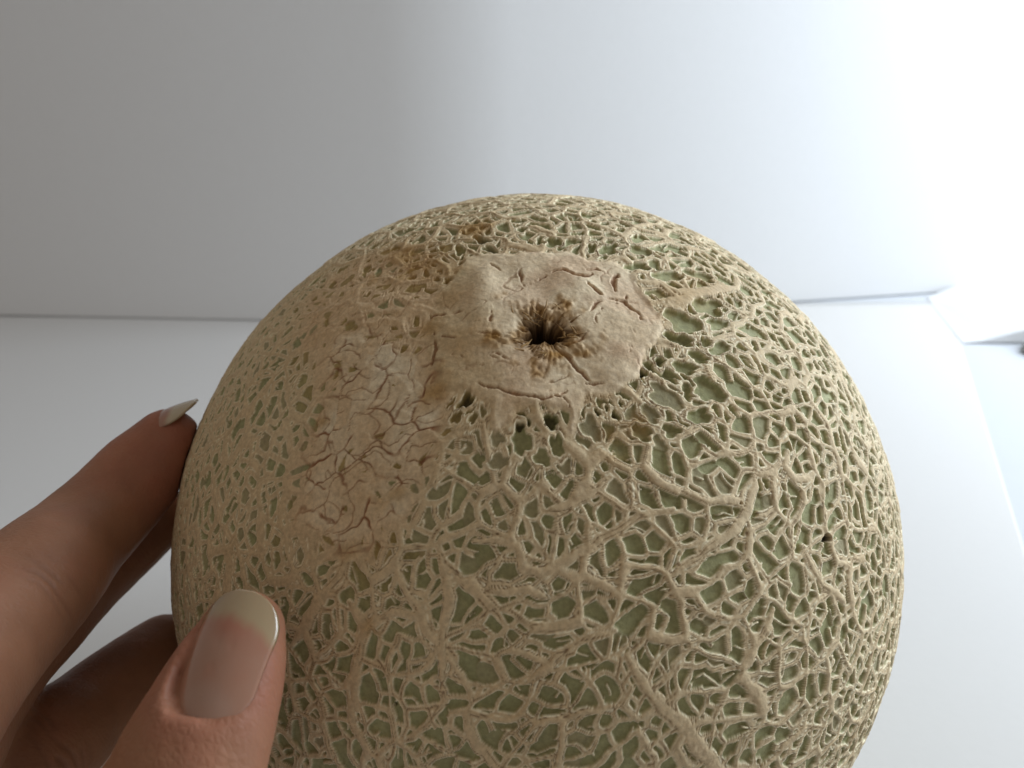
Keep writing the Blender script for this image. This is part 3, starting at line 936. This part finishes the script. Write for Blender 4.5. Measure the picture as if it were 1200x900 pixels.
    def sdf(Q):
        Q = Q.astype(np.float32)
        D = None
        for (p, r, fl_) in chains:
            d = chain_sdf(Q, p, r, fl_)
            if D is None: D = d
            else:
                k = 2.2
                hmix = np.clip(k - np.abs(D - d), 0, None) / k
                D = np.minimum(D, d) - hmix * hmix * k * 0.25
        # skin fold
        near = np.nonzero(np.linalg.norm(Q - (nb + ax * 6).astype(np.float32), axis=1) < 15)[0]
        if len(near):
            q = Q[near]
            rel = q - nb.astype(np.float32)
            la = rel @ ax.astype(np.float32) / nail_len; ls = rel @ sd.astype(np.float32)
            tc_ = np.clip(la, 0, 1)
            surf = thumb_nail(np.clip(ls / NHW, -1, 1), tc_)
            hgt = ((q - surf) @ nn.astype(np.float32))
            # bed of the nail: cut everything higher than the plate within its outline
            hwid = NHW * (1 - 0.10 * (1 - tc_)) * np.sqrt(np.clip(1 - 0.965 * np.clip((tc_ - .64) / .36, 0, 1) ** 2.2, 0, 1))
            hwid = hwid * np.sqrt(1 - 0.80 * np.clip((0.26 - tc_) / 0.26, 0, 1) ** 2)
            inside = np.minimum(np.minimum(hwid - 0.12 - np.abs(ls), la * nail_len - 0.25), 40)
            dcut = np.minimum(hgt + 0.38, inside)
            d0 = D[near]
            k = 1.3
            hm = np.clip(k - np.abs(d0 - dcut), 0, None) / k
            d1 = np.where(hgt > -3, np.maximum(d0, dcut) + hm * hm * k * 0.25 * (hgt > -1.5), d0)
            D[near] = d1
        # soft flesh flattens against the melon
        dm = np.linalg.norm(Q - mel.astype(np.float32), axis=1) - (R0 + 0.55)
        D = np.maximum(D, -dm)
        return D

    gx = [lo[k] + V * np.arange(dims[k]) for k in range(3)]
    BL = 8
    dims = ((dims + BL - 1) // BL) * BL
    gx = [lo[k] + V * np.arange(dims[k]) for k in range(3)]
    nb_ = dims // BL
    bc = np.stack(np.meshgrid(*[lo[k] + V * (BL * np.arange(nb_[k]) + (BL - 1) / 2) for k in range(3)], indexing='ij'), -1).reshape(-1, 3)
    bd = sdf(bc)
    D = np.repeat(np.repeat(np.repeat(bd.reshape(nb_), BL, 0), BL, 1), BL, 2).astype(np.float32)
    near_b = np.nonzero(np.abs(bd) < V * BL * 0.87 * 1.25 + 1.5)[0]
    loc = np.stack(np.meshgrid(*[np.arange(BL)] * 3, indexing='ij'), -1).reshape(-1, 3)
    bi = np.stack(np.unravel_index(near_b, nb_), -1)
    cells = (bi[:, None, :] * BL + loc[None]).reshape(-1, 3)
    parts_ = np.array_split(cells, 16)
    with ThreadPoolExecutor(4) as ex_:
        res = list(ex_.map(lambda c_: sdf(lo + V * c_), parts_))
    D[cells[:, 0], cells[:, 1], cells[:, 2]] = np.concatenate(res)
    D[0, :, :] = 1; D[-1, :, :] = 1; D[:, -1, :] = 1; D[:, 0, :] = 1; D[:, :, 0] = 1; D[:, :, -1] = 1

    # ---- surface nets
    sg = D < 0
    c = [sg[a:a + dims[0] - 1 if a == 0 else None, b:b + dims[1] - 1 if b == 0 else None, e:e + dims[2] - 1 if e == 0 else None]
         for a in (0, 1) for b in (0, 1) for e in (0, 1)]
    cnt = sum(x.astype(np.int8) for x in c)
    act = (cnt > 0) & (cnt < 8)
    I, J, K = np.nonzero(act)
    vid = np.full(act.shape, -1, np.int64); vid[I, J, K] = np.arange(len(I))
    acc = np.zeros((len(I), 3)); num = np.zeros(len(I))
    offs = [(a, b, e) for a in (0, 1) for b in (0, 1) for e in (0, 1)]
    for o1 in offs:
        for ax_ in range(3):
            if o1[ax_]: continue
            o2 = list(o1); o2[ax_] = 1
            d1 = D[I + o1[0], J + o1[1], K + o1[2]]; d2 = D[I + o2[0], J + o2[1], K + o2[2]]
            cr = (d1 < 0) != (d2 < 0)
            t = np.where(cr, d1 / np.where(cr, d1 - d2, 1), 0)
            p = np.zeros((len(I), 3)); p[:] = o1; p[:, ax_] += t
            acc += np.where(cr[:, None], p, 0); num += cr
    verts = lo + V * (np.stack([I, J, K], 1) + acc / num[:, None])
    faces = []
    for ax_ in range(3):
        b_, c_ = (ax_ + 1) % 3, (ax_ + 2) % 3
        sl1 = [slice(None)] * 3; sl2 = [slice(None)] * 3
        sl1[ax_] = slice(0, -1); sl2[ax_] = slice(1, None)
        e = sg[tuple(sl1)] != sg[tuple(sl2)]
        pts = np.array(np.nonzero(e)).T
        ok = (pts[:, b_] > 0) & (pts[:, c_] > 0) & (pts[:, b_] < dims[b_] - 1) & (pts[:, c_] < dims[c_] - 1)
        pts = pts[ok]
        ins = sg[pts[:, 0], pts[:, 1], pts[:, 2]]
        q = []
        for (ob, oc) in ((-1, -1), (0, -1), (0, 0), (-1, 0)):
            pp = pts.copy(); pp[:, b_] += ob; pp[:, c_] += oc
            q.append(vid[pp[:, 0], pp[:, 1], pp[:, 2]])
        q = np.stack(q, 1)
        q[~ins] = q[~ins][:, ::-1]
        faces.append(q)
    faces = np.concatenate(faces)
    faces = faces[(faces >= 0).all(1)]
    # pull onto the surface
    def grad(Q):
        h = 0.25
        g = np.stack([sdf(Q + np.eye(3)[k] * h) - sdf(Q - np.eye(3)[k] * h) for k in range(3)], 1)
        return g / (np.linalg.norm(g, axis=1, keepdims=True) + 1e-9)
    for _ in range(1):
        g = grad(verts); verts = verts - 0.8 * g * np.clip(sdf(verts), -0.5, 0.5)[:, None]
    # light smoothing
    Vn = verts
    for _ in range(2):
        s = np.zeros_like(Vn); k = np.zeros(len(Vn))
        for a in range(4):
            nbv = Vn[faces[:, (a + 1) % 4]] + Vn[faces[:, (a + 3) % 4]]
            for c_ in range(3): s[:, c_] += np.bincount(faces[:, a], nbv[:, c_], len(Vn))
            k += 2 * np.bincount(faces[:, a], minlength=len(Vn))
        Vn = 0.5 * Vn + 0.5 * s / np.maximum(k, 1)[:, None]
    verts = Vn

    # subdivide once, then cut creases
    tmp = mesh_from('tmp', verts, faces)
    to = bpy.data.objects.new('tmp', tmp); COL.objects.link(to)
    md = to.modifiers.new('s', 'SUBSURF'); md.levels = 1; md.render_levels = 1
    dg = bpy.context.evaluated_depsgraph_get()
    ev = to.evaluated_get(dg); em = ev.to_mesh()
    nvv = len(em.vertices); co = np.empty(nvv * 3, np.float32); em.vertices.foreach_get('co', co); co = co.reshape(-1, 3).astype(np.float64)
    nrm = np.empty(nvv * 3, np.float32); em.vertices.foreach_get('normal', nrm); nrm = nrm.reshape(-1, 3).astype(np.float64)
    nl = len(em.loops); li = np.empty(nl, np.int32); em.loops.foreach_get('vertex_index', li); fq = li.reshape(-1, 4)
    ev.to_mesh_clear(); bpy.data.objects.remove(to); bpy.data.meshes.remove(tmp)

    c32 = co.astype(np.float32)
    n1 = vnoise(c32, 6.0, 3); n2 = vnoise(c32, 2.0, 5); n3 = vnoise(c32, 0.9, 8)
    disp = 0.10 * n1 + 0.05 * n2 + 0.02 * n3
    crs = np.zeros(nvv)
    def creases(cen, direc, facing, offs_, depth, width, rad, wob=1.2):
        nonlocal disp, crs
        d = np.asarray(direc, float); d /= np.linalg.norm(d)
        rel = co - cen
        s = rel @ d + wob * n1 + 0.35 * n2
        r = np.linalg.norm(rel, axis=1)
        fw = np.exp(-(r / rad) ** 4) * sstep(-0.25, 0.45, nrm @ np.asarray(facing, float))
        for o_, k in offs_:
            br = sstep(-0.5, 0.1, vnoise(c32, 4.0, int(abs(o_) * 7) + 3))
            w = np.exp(-((s - o_) / width) ** 2) * fw * k * br
            disp = disp - depth * w; crs = np.maximum(crs, w)
    tocam = np.array([0, 0, -1.0])
    creases(c_ip + nn * 9, ax, nn, [(-5, .8), (-3.4, 1), (-1.6, .9), (0.4, 1), (2.0, .6), (3.6, .9), (5.4, .5)], 0.32, 0.42, 13)
    pi_ = P(60, 702, 118)
    creases(pi_, P(126, 597, 144) - P(42, 681, 125), tocam, [(-3, .6), (-1.2, 1), (0.6, .8), (2.6, .6)], 0.28, 0.45, 7)
    pr_ = P(85, 866, 128)
    creases(pr_, P(134, 808, 152) - P(56, 874, 136), tocam, [(-3.4, .6), (-1.8, 1), (0, .9), (1.6, 1), (3.2, .7)], 0.28, 0.45, 8)
    co = co + nrm * disp[:, None]

    # tint: redder at tips and nail fold, darker in creases
    red = np.zeros(nvv)
    dn = np.linalg.norm(co - (nb + ax * 6), axis=1)
    red = np.maximum(red, 0.42 * sstep(14, 6, dn))
    tip_i = P(190, 525, 150)
    red = np.maximum(red, 0.7 * sstep(22, 6, np.linalg.norm(co - tip_i, axis=1)))
    red = np.clip(red + 0.22 * n1 + 0.12 * n2, 0, 1)
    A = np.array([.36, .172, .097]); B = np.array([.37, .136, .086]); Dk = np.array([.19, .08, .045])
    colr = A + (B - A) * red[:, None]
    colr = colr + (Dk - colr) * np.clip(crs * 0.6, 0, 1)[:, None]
    blot = np.clip(0.5 + 0.8 * vnoise(c32, 11.0, 15), 0, 1)[:, None]
    colr = colr * (0.94 + 0.10 * blot)

    hand = bpy.data.objects.new('hand', None); COL.objects.link(hand)
    origin = c2w(wrist[None])[0] * MM
    hand.location = origin
    hand.empty_display_size = 0.02
    hand['label'] = 'bare hand with long unpainted nails gripping the side of the melon'
    hand['category'] = 'hand'

    mat, nt, bs = new_mat('skin')
    at = nd(nt, 'ShaderNodeAttribute', attribute_name='tint')
    tc = nd(nt, 'ShaderNodeTexCoord')
    vo = nd(nt, 'ShaderNodeTexVoronoi', Scale=1150.0, feature='DISTANCE_TO_EDGE')
    no = nd(nt, 'ShaderNodeTexNoise', Scale=700.0, Detail=5.0)
    no2 = nd(nt, 'ShaderNodeTexNoise', Scale=160.0, Detail=4.0)
    mp = nd(nt, 'ShaderNodeMapping'); mp.inputs['Scale'].default_value = (1, 1.0, 0.6); mp.inputs['Rotation'].default_value = (0.3, 0.5, 0.8)
    nt.links.new(tc.outputs['Object'], mp.inputs['Vector'])
    for x in (vo, no, no2): nt.links.new(mp.outputs['Vector'], x.inputs['Vector'])
    mr = nd(nt, 'ShaderNodeMapRange')
    for k_, v_ in (('From Min', .3), ('From Max', .7), ('To Min', .90), ('To Max', 1.08)): mr.inputs[k_].default_value = v_
    nt.links.new(no2.outputs['Fac'], mr.inputs['Value'])
    ml = nd(nt, 'ShaderNodeMix', data_type='RGBA', blend_type='MULTIPLY'); ml.inputs[0].default_value = 1.0
    nt.links.new(at.outputs['Color'], ml.inputs[6]); nt.links.new(mr.outputs['Result'], ml.inputs[7])
    nt.links.new(ml.outputs[2], bs.inputs['Base Color'])
    bs.inputs['Roughness'].default_value = 0.52
    bs.inputs['Specular IOR Level'].default_value = 0.35
    bs.inputs['Subsurface Weight'].default_value = 0.22
    bs.inputs['Subsurface Radius'].default_value = (1.0, 0.35, 0.2)
    bs.inputs['Subsurface Scale'].default_value = 0.0022
    b1 = nd(nt, 'ShaderNodeBump', Strength=0.4, Distance=0.00025)
    b2 = nd(nt, 'ShaderNodeBump', Strength=0.4, Distance=0.0003)
    nt.links.new(vo.outputs['Distance'], b1.inputs['Height']); nt.links.new(no.outputs['Fac'], b2.inputs['Height'])
    nt.links.new(b1.outputs['Normal'], b2.inputs['Normal']); nt.links.new(b2.outputs['Normal'], bs.inputs['Normal'])

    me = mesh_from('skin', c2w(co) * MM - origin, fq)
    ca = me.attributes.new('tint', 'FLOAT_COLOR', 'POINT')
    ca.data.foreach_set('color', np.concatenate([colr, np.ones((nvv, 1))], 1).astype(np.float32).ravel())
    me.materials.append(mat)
    new_obj('skin', me, hand)

    # ---- nails
    matn, nt, bs = new_mat('nail')
    at = nd(nt, 'ShaderNodeAttribute', attribute_name='tint')
    tc = nd(nt, 'ShaderNodeTexCoord')
    no = nd(nt, 'ShaderNodeTexNoise', Scale=350.0, Detail=3.0)
    nt.links.new(tc.outputs['Object'], no.inputs['Vector'])
    nt.links.new(at.outputs['Color'], bs.inputs['Base Color'])
    bs.inputs['Roughness'].default_value = 0.24
    bs.inputs['Coat Weight'].default_value = 1.0
    bs.inputs['Coat Roughness'].default_value = 0.06
    bs.inputs['Specular IOR Level'].default_value = 0.5
    bs.inputs['Subsurface Weight'].default_value = 0.25
    bs.inputs['Subsurface Radius'].default_value = (1.0, 0.5, 0.35)
    bs.inputs['Subsurface Scale'].default_value = 0.001
    b1 = nd(nt, 'ShaderNodeBump', Strength=0.12, Distance=0.0004)
    nt.links.new(no.outputs['Fac'], b1.inputs['Height']); nt.links.new(b1.outputs['Normal'], bs.inputs['Normal'])

    def nail_mesh(fn, nrm_, thick, edge0, ns=41, ntt=61, label=None, free_c=(.40, .295, .17)):
        s, t = np.meshgrid(np.linspace(-1, 1, ns), np.linspace(0, 1, ntt), indexing='ij')
        top = fn(s, t)
        dents = np.zeros_like(s)
        if label and 'thumb' in label:
            for (a_, b_, r_) in ((0.18, 0.64, .05), (0.30, 0.60, .04), (0.12, 0.56, .035), (-.25, .55, .03), (0.05, 0.38, .03)):
                dents += np.exp(-(((s - a_) * .5 / r_) ** 2 + ((t - b_) / r_) ** 2)) * .05
        top = top - nrm_ * dents[..., None]
        bot = top - nrm_ * thick
        vs = np.concatenate([top.reshape(-1, 3), bot.reshape(-1, 3)])
        idx = np.arange(ns * ntt).reshape(ns, ntt); o_ = ns * ntt
        f1 = np.stack([idx[:-1, :-1], idx[1:, :-1], idx[1:, 1:], idx[:-1, 1:]], -1).reshape(-1, 4)
        f2 = f1[:, ::-1] + o_
        rim = np.concatenate([idx[:, 0], idx[-1, 1:], idx[-2::-1, -1], idx[0, -2:0:-1]])
        f3 = np.stack([rim, np.roll(rim, -1), np.roll(rim, -1) + o_, rim + o_], 1)[:, ::-1]
        P3 = c2w(vs) * MM - origin
        me = mesh_from('fingernail', P3, np.concatenate([f1, f2, f3]))
        e_ = edge0 - 0.10 * s ** 2 + 0.05 * s + 0.008 * np.sin(9 * s + 1) + 0.006 * np.sin(23 * s)
        fre = sstep(e_ - 0.06, e_ + 0.07, t)
        q = vnoise((np.stack([s * 6, t * 14, 0 * s], -1).reshape(-1, 3)).astype(np.float32), 2.2, 4).reshape(s.shape)
        bed = np.array([.39, .205, .137]) + (np.array([.39, .15, .09]) - np.array([.39, .205, .137])) * np.clip(sstep(.45, .8, t) * .9 + .35 * q, 0, 1)[..., None]
        lun = sstep(0.34, 0.16, t + 0.22 * s ** 2)[..., None]
        bed = bed + (np.array([.41, .25, .185]) - bed) * lun * .8
        free = np.array(free_c)
        cc = bed + (free - bed) * fre[..., None]
        cc = np.concatenate([cc.reshape(-1, 3)] * 2)
        ca = me.attributes.new('tint', 'FLOAT_COLOR', 'POINT')
        ca.data.foreach_set('color', np.concatenate([cc, np.ones((len(cc), 1))], 1).astype(np.float32).ravel())
        me.materials.append(matn)
        o = new_obj('fingernail', me, hand)
        if label: o['label'] = label
        return o
    nail_mesh(thumb_nail, nn, 0.45, 0.76, label='long glossy thumb nail with pale free edge')

    # index nail, seen from its side
    ib = P(153, 502, 148.0); it = P(225, 461, 149.5)
    ia = it - ib; il = np.linalg.norm(ia); ia /= il
    inn = np.array([-0.52, -0.80, -0.22]); inn -= ia * (inn @ ia); inn /= np.linalg.norm(inn)
    isd = np.cross(inn, ia)
    def index_nail(s, t):
        hw = 4.7 * np.sqrt(np.clip(1 - 0.93 * np.clip((t - .5) / .5, 0, 1) ** 2.4, 0, 1))
        x = s * hw
        return ib + ia * (t * il)[..., None] + isd * x[..., None] + inn * (np.sqrt(6.0 ** 2 - x * x) - 6.0 - 0.9 * (2 * t - 0.8) ** 2)[..., None] 
    nail_mesh(index_nail, inn, 0.45, 0.70, label='long pale index finger nail seen edge on', free_c=(.52, .45, .32))  # lighter free-edge colour stands in for light passing through the nail
    return hand

HAND = build_hand()
